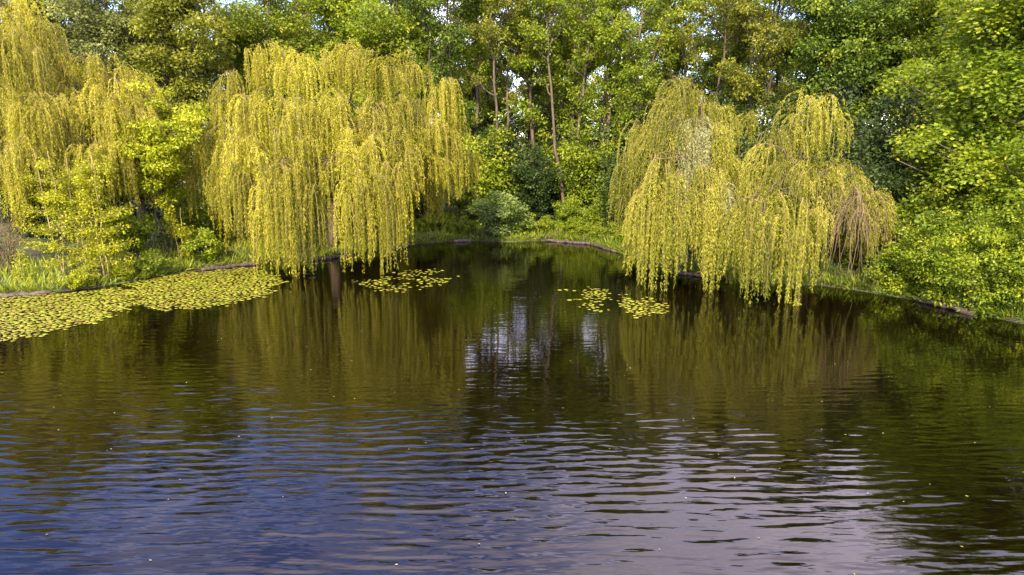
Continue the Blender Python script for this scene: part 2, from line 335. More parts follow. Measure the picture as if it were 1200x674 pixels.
def willow(name, label, seed, trunk_px, trunk_D, ctr_D, depth, tongues, mat='willow', nfill=60, leafL=.11, leafW=.034, spacing=.0285, dead=None, dens=1.0):
    """tongues: cascades of shoots read off the photo: column, top row, bottom row, half width (px), place in depth (-1 front .. 1 back), silver;
    each is set at its own distance inside the crown, a back half is grown to match"""
    rng = np.random.default_rng(seed)
    bx = col_x(trunk_px, trunk_D); bz = g(bx, trunk_D); B0 = np.array([bx, trunk_D, bz])
    root = empty(name, (bx, trunk_D, bz)); tag(root, label, 'willow tree')
    T = []
    for tg in tongues:
        px, y0, y1, hw, v = tg[:5]; D = ctr_D + v * depth
        p0 = at_D(px, y0, D) - B0; p1 = at_D(px, y1, D) - B0
        T.append((p0, p0[2] - p1[2], hw / F * D, v, len(tg) > 5 and tg[5]))
    P = np.array([q[0] for q in T]); cx = (P[:, 0].min() + P[:, 0].max()) / 2; hwid = (P[:, 0].max() - P[:, 0].min()) / 2
    zmax = P[:, 2].max(); cy = ctr_D - trunk_D
    nt_ = len(T)
    for k in range(nt_):                          # the back of the crown
        p, ln, hw, v, sv = T[k]
        if v < -.25: T.append((np.array([2 * cx - p[0] + rng.normal(0, .5), 2 * cy - p[1], p[2] * rng.uniform(.85, 1)]), ln * rng.uniform(.6, .9), hw * 1.2, -v, False))
    for k in range(nfill):                        # inner shoots
        u, v = rng.uniform(-.85, .85), rng.uniform(-.5, .8); x = cx + u * hwid
        near = np.exp(-((P[:, 0] - x) / 1.2) ** 2) + 1e-4; zt = (P[:, 2] * near).sum() / near.sum()
        T.append((np.array([x, cy + v * depth * .8, zt * rng.uniform(.6, .95)]), rng.uniform(1.2, 2.8), .4, v, False))
    trunk = Tubes(); Hh = zmax
    fork = np.array([rng.normal(0, .15), rng.normal(0, .15), Hh * .24])
    trunk.add(curve(np.array([0, 0, -.3]), fork, (.1, 0, 0), 6, rng, .02), np.linspace(.36, .26, 6) * (Hh / 11), 9)
    limbs = []
    for q in rng.permutation(nt_)[:11]:
        tip = T[q][0] * np.array([.72, .72, .97]); c = curve(fork, tip, (0, 0, Hh * .08), 10, rng, .09)
        trunk.add(c, np.linspace(.16, .04, 10) * (Hh / 11), 7); limbs.append(c)
    allc = np.concatenate([c[3:] for c in limbs])
    SP = []; SD = []; SL = []; ST = []; SM = []
    for k, (tp, ln, hw, v, sv) in enumerate(T):
        j = np.argmin(np.linalg.norm(allc - tp + np.array([0, 0, .7]), axis=1)); st = allc[j]
        c = curve(st, tp, (0, 0, .14 * np.linalg.norm(tp - st)), 6, rng, .05)
        trunk.add(c, np.linspace(.04, .014, 6), 4, cap=False)
        outw = np.array([tp[0] - cx, (tp[1] - cy) * hwid / depth, 0]) / hwid
        # a tongue is a bunch of plumes, each a tight bundle of shoots
        npl = max(3, int(dens * (hw / .5) * (9 if k < nt_ else 6))); t0 = np.clip(rng.normal(.52, .15), .2, .85)
        for q in range(npl):
            n = int(rng.integers(7, 12)); dz = ln * rng.uniform(0, .38) * (q > 0)
            o = tp + np.array([rng.uniform(-1, 1) * hw, rng.uniform(-1, 1) * hw, -dz])
            dr = outw * rng.uniform(.05, .45) + rng.normal(0, .3, 3) * np.array([1, 1, .3]) + np.array([0, 0, rng.uniform(.1, .6)])
            base = o + rng.normal(0, 1, (n, 3)) * np.array([.09, .09, .07]); dirs = dr + rng.normal(0, .17, (n, 3))
            L_ = (ln - dz) * (1 if q == 0 else rng.uniform(.55, 1.03)) + .3
            SP.append(base); SD.append(dirs); SL.append(np.clip(L_ * rng.uniform(.55, 1.06, n) ** .8, .4, 9))
            ST.append(np.clip(t0 + rng.normal(0, .13), .05, .97) + rng.normal(0, .05, n)); SM.append(np.full(n, bool(sv)))
    SP, SD, SL, ST, SM = (np.concatenate(q) for q in (SP, SD, SL, ST, SM))
    PTS = strands(rng, SP, SD, SL, 10, 3.6, .16)
    low = (gz(PTS[:, :, 0] + bx, PTS[:, :, 1] + trunk_D).reshape(PTS.shape[:2])).clip(0, None) + .05 - bz
    PTS[:, :, 2] = np.maximum(PTS[:, :, 2], low)  # no shoot dips below the water or the bank
    link('trunk', trunk.mesh('willow_trunk'), M['bark_willow'], root)
    V, q = ribbons(PTS, .02, .008, rng); link('twigs', mesh_np('willow_twigs', V, q), M['twig'], root)
    V, q, tn = strand_leaves(rng, PTS[~SM], spacing, leafL, leafW, ST[~SM]); link('crown', mesh_np('willow_crown', V, q, tn), M[mat], root)
    if SM.any():
        V, q, tn = strand_leaves(rng, PTS[SM], spacing, leafL, leafW, ST[SM])
        o = link('crown_patch', mesh_np('willow_patch', V, q, tn), M['willow_silver'], root); o['label'] = 'silvery grey-green curtain of leaves'
    if dead is not None:
        (dpx, dpy, dD, dlen, dn) = dead
        p0 = at_D(dpx, dpy, dD) - B0
        P0 = p0 + rng.normal(0, 1, (dn, 3)) * np.array([.38, .38, .45]); D0 = rng.normal(0, .75, (dn, 3)) + np.array([0, 0, .1])
        Q = strands(rng, P0, D0, dlen * rng.uniform(.3, 1.05, dn), 11, 1.7, .42)
        Q[:, :, 2] = np.maximum(Q[:, :, 2], .08 - bz)
        V, q = ribbons(Q, .026, .01, rng); V2, q2 = ribbons(Q, .026, .01, rng)
        dt = link('dead_twigs', mesh_np('dead_twigs', np.concatenate([V, V2]), np.concatenate([q, q2 + len(V)])), M['twig_dead'], root)
        dt['label'] = 'bare brown hanging twigs'
    return root

def clump_leaves(rng, C, rad, per, L, W, flat=.55, droop=.25, tint0=None, up=.7):
    """leaf clusters: centres C (n,3), radii rad (n,), per leaves each"""
    n = len(C); cnt = rng.poisson(per * (rad / rad.mean()) ** 2).clip(8)
    idx = np.repeat(np.arange(n), cnt); N_ = len(idx)
    d = norm(rng.normal(0, 1, (N_, 3))); r = rng.uniform(0, 1, N_) ** .45
    off = d * r[:, None] * rad[idx][:, None] * np.array([1, 1, flat]); pos = C[idx] + off
    D = norm(d * np.array([1, 1, .3]) + rng.normal(0, .6, (N_, 3)) + np.array([0, 0, -droop]))
    nrm = norm(np.array([0, 0, up]) + d * .5 + rng.normal(0, .45, (N_, 3)))
    S = norm(np.cross(D, nrm)); l = L * rng.uniform(.6, 1.3, N_); w = W * rng.uniform(.7, 1.3, N_)
    V, Fc = leaf_quads(pos, D, S, l, w)
    t0 = rng.normal(.5, .17, n) if tint0 is None else tint0
    tint = np.clip(t0[idx] + rng.normal(0, .15, N_), 0, 1)
    return V, Fc, tint

def tree_meshes(seed, H=15., cb=4., Rm=2.8, nlimb=22, per=170, L=.19, W=.11, shape='slim', clump=.75, rt=.16, multi=1, density=1.0, elev=(35, 65), flat=.6, droop=.25):
    rng = np.random.default_rng(seed); tb = Tubes(); C = []; RD = []
    for s in range(multi):
        lean = rng.normal(0, .03 if multi == 1 else .05, 2) * H
        top = np.array([lean[0], lean[1], H * (1 if s == 0 else rng.uniform(.75, .95))])
        b0 = np.array([rng.normal(0, .25) if s else 0, rng.normal(0, .25) if s else 0, -.4])
        n = 14; tr = curve(b0, top, (rng.normal(0, .25), rng.normal(0, .25), 0), n, rng, .05)
        tb.add(tr, rt * np.linspace(1.0, .12, n) ** .9 * (1 if multi == 1 else .75), 8)
        for k in range(nlimb // multi):
            f = rng.uniform(0, 1) ** {'slim': .72, 'low': 1.55}.get(shape, .85); z = cb + (H * .97 - cb) * f
            u = np.interp(z, tr[:, 2], np.arange(n)); i0 = min(int(u), n - 2); p0 = tr[i0] + (tr[i0 + 1] - tr[i0]) * (u - i0)
            if shape == 'slim': prof = .35 + .65 * math.sin(math.pi * min(1, f * .9 + .12))
            elif shape in ('round', 'low'): prof = math.sqrt(max(.05, 1 - (2 * f - .85) ** 2 / 1.4))
            elif shape == 'cone': prof = 1.05 - .9 * f
            else: prof = .8
            ln = Rm * prof * rng.uniform(.55, 1.15); az = rng.uniform(0, 2 * math.pi); el = R(rng.uniform(*elev)) if not (shape == 'low' and f < .22) else R(rng.uniform(-22, 12))
            tip = p0 + np.array([math.cos(az) * math.cos(el), math.sin(az) * math.cos(el), math.sin(el)]) * ln
            tip[2] = min(tip[2], H * 1.02)
            lc = curve(p0, tip, (0, 0, -.08 * ln), 7, rng, .04)
            r0 = rt * (.42 - .25 * f); tb.add(lc, np.linspace(r0, .02, 7), 5, cap=False)
            for q in range(max(2, int(ln / clump * 1.7 * density))):
                w = rng.uniform(.42, 1.03); base = p0 + (tip - p0) * w
                c = base + rng.normal(0, .38 * clump, 3) + norm(rng.normal(0, 1, 3)) * .25 * ln * (1 - .3 * w) * np.array([1, 1, .5])
                C.append(c); RD.append(clump * rng.uniform(.5, 1.15))
                tb.add(np.array([lc[3], (lc[3] + c) / 2 + rng.normal(0, .08, 3), c]), [.018, .012, .006], 3, cap=False)
    C = np.array(C); RD = np.array(RD)
    V, Fc, tn = clump_leaves(rng, C, RD, per, L, W, flat, droop)
    return tb.mesh('trunk_%d' % seed), mesh_np('crown_%d' % seed, V, Fc, tn)

def shrub_meshes(seed, H=2.5, Rm=1.6, nst=9, ncl=38, per=120, L=.14, W=.08, clump=.42, flat=.7, rt=.025):
    rng = np.random.default_rng(seed); tb = Tubes(); C = []; RD = []
    for k in range(nst):
        az = rng.uniform(0, 6.283); r = Rm * rng.uniform(.2, .8)
        tip = np.array([math.cos(az) * r, math.sin(az) * r, H * rng.uniform(.55, .95)])
        st = curve(np.array([math.cos(az) * .12, math.sin(az) * .12, -.15]), tip, (0, 0, .12 * H), 7, rng, .03)
        tb.add(st, np.linspace(rt, .006, 7), 5, cap=False)
        for q in range(ncl // nst):
            w = rng.uniform(.3, 1.05); b = st[min(int(w * 6), 6)]
            c = b + rng.normal(0, 1, 3) * np.array([.24 * Rm, .24 * Rm, .14 * H]); c[2] = max(c[2], .15)
            C.append(c); RD.append(clump * rng.uniform(.6, 1.2)); tb.add(np.array([b, (b + c) / 2, c]), [.009, .007, .004], 3, cap=False)
    V, Fc, tn = clump_leaves(rng, np.array(C), np.array(RD), per, L, W, flat)
    return tb.mesh('stem_%d' % seed), mesh_np('foliage_%d' % seed, V, Fc, tn)

def plant(name, label, cat, meshes, leafm, barkm, x, y, sc=1.0, rz=0.0, group=None, z=None, parts=('trunk', 'crown')):
    root = empty(name, (x, y, g(x, y) if z is None else z), rz, sc); tag(root, label, cat, group)
    for pn, me, mt in zip(parts, meshes, (barkm, leafm)):
        if len(me.materials) == 0: me.materials.append(mt)
        o = bpy.data.objects.new(pn, me); COL.objects.link(o); o.parent = root
        o.material_slots[0].link = 'OBJECT'; o.material_slots[0].material = mt
    return root

# ---- willows
willow('weeping_willow', 'broad golden weeping willow left of centre, its curtains trailing into the pond', 11, 388, 38.0, 36.2, 5.6, [
    (310, 48, 120, 18, 0), (350, 56, 130, 18, -.1), (400, 50, 120, 20, 0), (445, 60, 130, 18, -.1), (487, 64, 130, 13, .1), (515, 92, 170, 15, 0), (535, 122, 195, 12, 0), (272, 82, 170, 17, 0), (250, 120, 215, 13, -.1),
    (300, 105, 200, 20, -.5), (345, 112, 210, 22, -.6), (395, 105, 200, 22, -.55), (440, 115, 215, 20, -.5), (480, 112, 190, 17, -.3), (503, 140, 185, 12, -.2), (524, 145, 232, 10, -.2), (240, 168, 250, 11, -.3), (262, 160, 285, 13, -.5),
    (345, 155, 260, 20, -.85), (420, 150, 240, 20, -.8), (290, 150, 240, 18, -.7), (455, 150, 235, 15, -.65),
    (285, 190, 282, 12, -.75), (308, 195, 322, 12, -.92), (330, 190, 318, 12, -.95), (355, 195, 323, 13, -.95), (384, 190, 255, 9, -.8), (410, 200, 310, 11, -.9), (432, 195, 316, 12, -.95), (455, 190, 298, 11, -.85), (471, 172, 240, 8, -.7)], nfill=50, dens=1.1)
willow('weeping_willow', 'tall yellow weeping willow cut by the left edge of the picture', 12, -35, 37.0, 34.5, 5.5, [
    (-100, 20, 130, 20, 0), (-60, -10, 90, 20, 0), (-20, -28, 60, 20, 0), (20, -12, 70, 18, 0), (45, 20, 100, 16, 0), (5, 30, 110, 18, -.4), (30, 55, 140, 18, -.4), (65, 60, 140, 14, -.1), (-40, 20, 120, 20, -.3),
    (10, 100, 190, 18, -.7), (40, 110, 200, 16, -.6), (70, 110, 200, 15, -.4), (95, 110, 190, 12, -.2), (-30, 110, 230, 20, -.7), (-80, 110, 220, 20, -.5),
    (0, 170, 262, 16, -.9), (25, 160, 250, 15, -.85), (50, 175, 245, 14, -.7), (80, 165, 240, 12, -.5), (-50, 180, 265, 18, -.9)], nfill=50)
willow('weeping_willow', 'rounded yellow weeping willow between the left edge tree and the lime green tree', 13, 165, 36.5, 34.8, 4.6, [
    (85, 64, 130, 14, 0), (110, 64, 140, 15, 0), (140, 76, 150, 14, 0), (162, 88, 170, 12, 0), (178, 106, 190, 8, 0), (60, 92, 160, 13, 0),
    (100, 115, 210, 15, -.5), (130, 115, 215, 15, -.5), (152, 128, 225, 12, -.4), (168, 150, 235, 8, -.1), (75, 135, 220, 14, -.5),
    (110, 165, 245, 13, -.75), (138, 165, 240, 11, -.6), (85, 170, 245, 12, -.7), (120, 90, 180, 15, -.3), (150, 100, 190, 13, -.25), (170, 125, 210, 9, -.3), (90, 100, 180, 14, -.3)], nfill=40)
willow('weeping_willow', 'dome shaped weeping willow with silvery streaks, right of the centre gap', 14, 838, 33.5, 31.5, 3.9, [
    (800, 92, 160, 14, 0), (778, 112, 180, 13, -.1), (822, 105, 190, 12, -.1), (848, 122, 200, 11, 0), (873, 135, 168, 7, .1), (755, 142, 230, 11, -.1), (741, 178, 272, 8, -.1), (736, 212, 278, 5, 0),
    (785, 130, 240, 13, -.45), (812, 135, 245, 12, -.5, 1), (838, 145, 250, 11, -.45), (765, 155, 260, 11, -.4),
    (760, 190, 322, 10, -.65), (775, 180, 336, 10, -.88), (790, 190, 336, 9, -.97), (804, 185, 318, 8, -.9, 1), (822, 190, 300, 9, -.85), (838, 190, 343, 8, -1.0), (750, 215, 312, 8, -.5), (814, 220, 312, 8, -.97),
    (855, 185, 290, 9, -.6), (866, 215, 328, 7, -.6), (850, 215, 308, 6, -.85, 1)], mat='willow_green', nfill=14, dens=1.35)
willow('weeping_willow', 'ragged weeping willow with bare brown twigs beside the leafy maple', 15, 935, 31.5, 29.4, 4.0, [
    (955, 114, 185, 14, 0), (935, 132, 210, 12, -.1), (975, 127, 195, 9, 0), (915, 150, 230, 12, -.2), (897, 168, 255, 9, -.3), (884, 215, 285, 8, -.4),
    (925, 190, 270, 12, -.6), (950, 185, 262, 12, -.5), (973, 195, 262, 8, -.4), (900, 220, 290, 9, -.6), (958, 235, 300, 8, -.6),
    (880, 235, 338, 9, -.8), (901, 225, 352, 9, -.95), (918, 250, 330, 7, -.85), (934, 232, 352, 8, -.95), (864, 240, 325, 7, -.7), (948, 250, 335, 6, -.85), (890, 260, 345, 7, -.97),
    (990, 190, 240, 7, 0), (1010, 208, 250, 9, -.4), (1034, 228, 296, 9, -.3), (1048, 248, 298, 6, -.1), (1022, 232, 270, 7, -.4)], mat='willow_green', nfill=14,
    dead=(1000, 236, 26.3, 2.7, 120))

# ---- woodland: a few tree builds, each placed several times
TREES = {
 'slim_a': tree_meshes(21, 17, 4.5, 2.9, 42, 66, shape='slim', L=.18, W=.1, clump=.6),
 'slim_b': tree_meshes(22, 17, 5.0, 2.6, 44, 66, shape='slim', rt=.17, multi=2, L=.18, W=.1, clump=.6),
 'slim_c': tree_meshes(23, 16.5, 4.5, 3.0, 44, 72, shape='slim', rt=.17, L=.18, W=.1, clump=.6),
 'twin':   tree_meshes(24, 17, 4.5, 2.9, 52, 66, shape='slim', rt=.18, multi=3, L=.18, W=.1, clump=.6),
 'round_a': tree_meshes(25, 16, 2, 4.4, 64, 110, shape='round', clump=.95, rt=.24, L=.2, W=.13),
 'round_b': tree_meshes(26, 15.5, 2, 4.2, 64, 105, shape='round', clump=.9, rt=.22, multi=2, L=.2, W=.13),
}
wood = [  # px, D, kind, scale, leaf, bark, label
 (-70, 50, 'round_a', 1.05, 'leaf_olive', 'bark', 'olive tree behind the left edge willow'),
 (70, 52, 'round_b', 1.12, 'leaf_grey', 'bark', 'grey-green tree rising behind the left willows'),
 (150, 50, 'round_a', 1.08, 'leaf_grey', 'bark', 'tall grey-olive tree above the lime green tree'),
 (245, 49, 'round_b', 1.12, 'leaf_olive', 'bark_dark', 'wide olive green tree between the lime green tree and the central willow top'),
 (330, 54, 'round_a', 1.10, 'leaf_mid', 'bark', 'fresh green tree showing above the left half of the central willow'),
 (405, 53, 'round_b', 1.14, 'leaf_bright', 'bark', 'yellow-green tree showing above the middle of the central willow'),
 (470, 50, 'round_a', 1.04, 'leaf_mid', 'bark', 'bluish green tree above the right half of the central willow'),
 (520, 47, 'twin', 1.02, 'leaf_dark', 'bark_dark', 'dark two-stemmed tree just right of the central willow'),
 (556, 50, 'slim_a', 1.06, 'leaf_mid', 'bark', 'slim tree first right of the dark two-stemmed tree'),
 (592, 48, 'slim_b', 1.00, 'leaf_olive', 'bark', 'slim straight tree behind the round bank bush'),
 (612, 53, 'slim_c', 1.12, 'leaf_mid', 'bark_dark', 'dark-stemmed slim tree in the centre of the gap'),
 (632, 49, 'slim_a', 1.03, 'leaf_bright', 'bark', 'bright leaved slim tree in the centre of the gap'),
 (664, 47, 'slim_b', 1.02, 'leaf_mid', 'bark', 'slim pale-stemmed tree right of the gap centre'),
 (672, 51, 'slim_c', 1.08, 'leaf_mid', 'bark', 'slim tree standing close behind the pale-stemmed one'),
 (702, 48, 'twin', 1.04, 'leaf_bright', 'bark', 'two-stemmed light green tree above the leaning branch shrub'),
 (737, 45, 'slim_c', 1.00, 'leaf_bright', 'bark', 'slim light green tree left of the silvery willow'),
 (770, 49, 'slim_a', 1.08, 'leaf_mid', 'bark', 'slim tree right behind the silvery willow top'),
 (812, 47, 'slim_b', 1.06, 'leaf_olive', 'bark', 'thin airy tree above the silvery willow'),
 (850, 50, 'slim_c', 1.10, 'leaf_mid', 'bark', 'airy tree above the dip between the two right willows'),
 (884, 44, 'twin', 1.00, 'leaf_olive', 'bark_dark', 'forked tree with dark stems left of the ragged willow top'),
 (925, 47, 'slim_a', 1.10, 'leaf_dark', 'bark_dark', 'dark green slim tree behind the ragged willow'),
 (962, 42, 'round_a', 1.00, 'leaf_dark', 'bark_dark', 'dense dark tree above the ragged willow'),
 (1015, 44, 'round_b', 1.08, 'leaf_dark', 'bark_dark', 'dense dark tree left of the leafy maple'),
 (1065, 40, 'round_b', .96, 'leaf_mid', 'bark_dark', 'mid green tree showing past the upper left of the maple'),
 (1130, 44, 'round_a', 1.10, 'leaf_mid', 'bark', 'tree hidden behind the top of the maple'),
 (1230, 42, 'round_b', 1.06, 'leaf_olive', 'bark', 'tree behind the maple at the right edge'),
 (15, 60, 'round_a', 1.0, 'leaf_grey', 'bark', 'far grey-green tree behind the left edge willow'),
 (115, 61, 'round_b', 1.0, 'leaf_olive', 'bark', 'far olive tree glimpsed behind the left willows'),
 (200, 60, 'round_a', 1.05, 'leaf_mid', 'bark', 'far green tree behind the lime green tree'),
 (290, 62, 'round_b', 1.06, 'leaf_olive', 'bark', 'far olive tree behind the left top of the central willow'),
 (372, 62, 'round_a', 1.08, 'leaf_olive', 'bark', 'far olive tree behind the middle of the central willow'),
 (440, 60, 'round_b', 1.08, 'leaf_mid', 'bark', 'far green tree behind the right top of the central willow'),
 (500, 57, 'slim_c', 1.08, 'leaf_olive', 'bark', 'far slim olive tree behind the right tip of the central willow'),
 (538, 56, 'slim_b', 1.10, 'leaf_olive', 'bark_dark', 'far slim dark-stemmed tree right of the central willow'),
 (648, 57, 'twin', 1.10, 'leaf_olive', 'bark', 'far two-stemmed olive tree right of the gap centre'),
 (722, 57, 'slim_b', 1.12, 'leaf_mid', 'bark', 'far slim tree left of the silvery willow'),
 (790, 57, 'twin', 1.10, 'leaf_mid', 'bark', 'far two-stemmed tree above the silvery willow'),
 (868, 56, 'slim_b', 1.12, 'leaf_dark', 'bark_dark', 'far thin dark tree above the dip between the right willows'),
 (575, 58, 'twin', 1.10, 'leaf_mid', 'bark_dark', 'far two-stemmed green tree left of the gap centre'),
 (690, 58, 'slim_a', 1.10, 'leaf_olive', 'bark', 'far slim olive tree left of the two-stemmed light green tree'),
 (835, 58, 'slim_a', 1.12, 'leaf_mid', 'bark', 'far slim green tree above the silvery willow'),
 (905, 55, 'slim_c', 1.10, 'leaf_olive', 'bark', 'far slim tree left of the ragged willow top'),
 (945, 56, 'twin', 1.10, 'leaf_mid', 'bark_dark', 'far two-stemmed tree behind the ragged willow'),
 (560, 70, 'round_a', .77, 'leaf_mid', 'bark', 'small distant tree seen low through the gap, leftmost'),
 (620, 72, 'round_b', .77, 'leaf_olive', 'bark', 'small distant tree seen low through the centre of the gap'),
 (675, 70, 'round_a', .77, 'leaf_mid', 'bark', 'small distant tree seen low right of the gap centre'),
 (760, 70, 'round_b', .77, 'leaf_olive', 'bark', 'small distant tree behind the silvery willow'),
 (860, 68, 'round_a', .77, 'leaf_mid', 'bark', 'small distant tree behind the dip of the right willows'),
 (970, 68, 'round_b', .77, 'leaf_olive', 'bark', 'small distant tree behind the ragged willow'),
 (485, 70, 'round_b', .84, 'leaf_olive', 'bark', 'small distant tree behind the right tip of the central willow'),
 (590, 66, 'round_b', .77, 'leaf_mid', 'bark', 'distant tree low behind the straight slim tree'),
 (648, 67, 'round_a', .77, 'leaf_mid', 'bark', 'distant tree low behind the slim trunks right of the gap centre'),
 (712, 66, 'round_b', .77, 'leaf_mid', 'bark', 'distant tree low behind the two-stemmed light green tree'),
 (735, 72, 'round_a', .77, 'leaf_olive', 'bark', 'distant tree low beside the silvery willow'),
 (805, 66, 'round_b', .77, 'leaf_mid', 'bark', 'distant tree behind the top of the silvery willow'),
 (915, 66, 'round_a', .77, 'leaf_mid', 'bark', 'distant tree behind the left shoulder of the ragged willow'),
 (530, 66, 'round_a', .84, 'leaf_mid', 'bark', 'distant tree just right of the central willow'),
 (330, 70, 'round_a', .9, 'leaf_mid', 'bark', 'distant tree low behind the left part of the central willow'),
 (400, 70, 'round_b', .9, 'leaf_mid', 'bark', 'distant tree low behind the middle of the central willow'),
 (455, 68, 'round_a', .9, 'leaf_olive', 'bark', 'distant tree low behind the right part of the central willow'),
 (1000, 54, 'slim_a', 1.10, 'leaf_mid', 'bark', 'far slim tree between the ragged willow and the maple'),
 (1090, 54, 'round_a', 1.10, 'leaf_dark', 'bark', 'far dark tree behind the left side of the maple'),
 (1180, 54, 'round_b', 1.10, 'leaf_mid', 'bark', 'far tree behind the maple crown'),
]
rg_ = np.random.default_rng(5)
for (px, D, kd, sc, lf, bk, lab) in wood:
    plant('woodland_tree', lab, 'tree', TREES[kd], M[lf], M[bk], col_x(px, D), D, sc * rg_.uniform(.97, 1.03), rg_.uniform(0, 6.28), 'woodland trees behind the pond')

# ---- leafy maple overhanging the right bank
mp_ = tree_meshes(41, 14.0, .7, 5.3, 115, 215, L=.17, W=.14, shape='low', clump=.95, rt=.26, density=.8, elev=(0, 62), flat=1.0, droop=.3)
mx_ = col_x(1185, 28.6)
plant('maple_tree', 'big leafy yellow-green maple overhanging the water at the right edge', 'tree', mp_, M['leaf_maple'], M['bark'], mx_, 28.6, (1.14, 1.10, .80), 2.1)

# ---- lime green small tree in tiers between two willows
plant('lime_green_tree', 'small lime green tree in leafy tiers between two willows', 'tree', tree_meshes(43, 7.9, 2.6, 2.3, 46, 120, L=.17, W=.085, shape='round', clump=.6, rt=.10, elev=(0, 35), flat=.5, droop=.5, multi=2), M['leaf_lime'], M['bark_dark'], col_x(203, 33.9), 33.9, .98, .6)

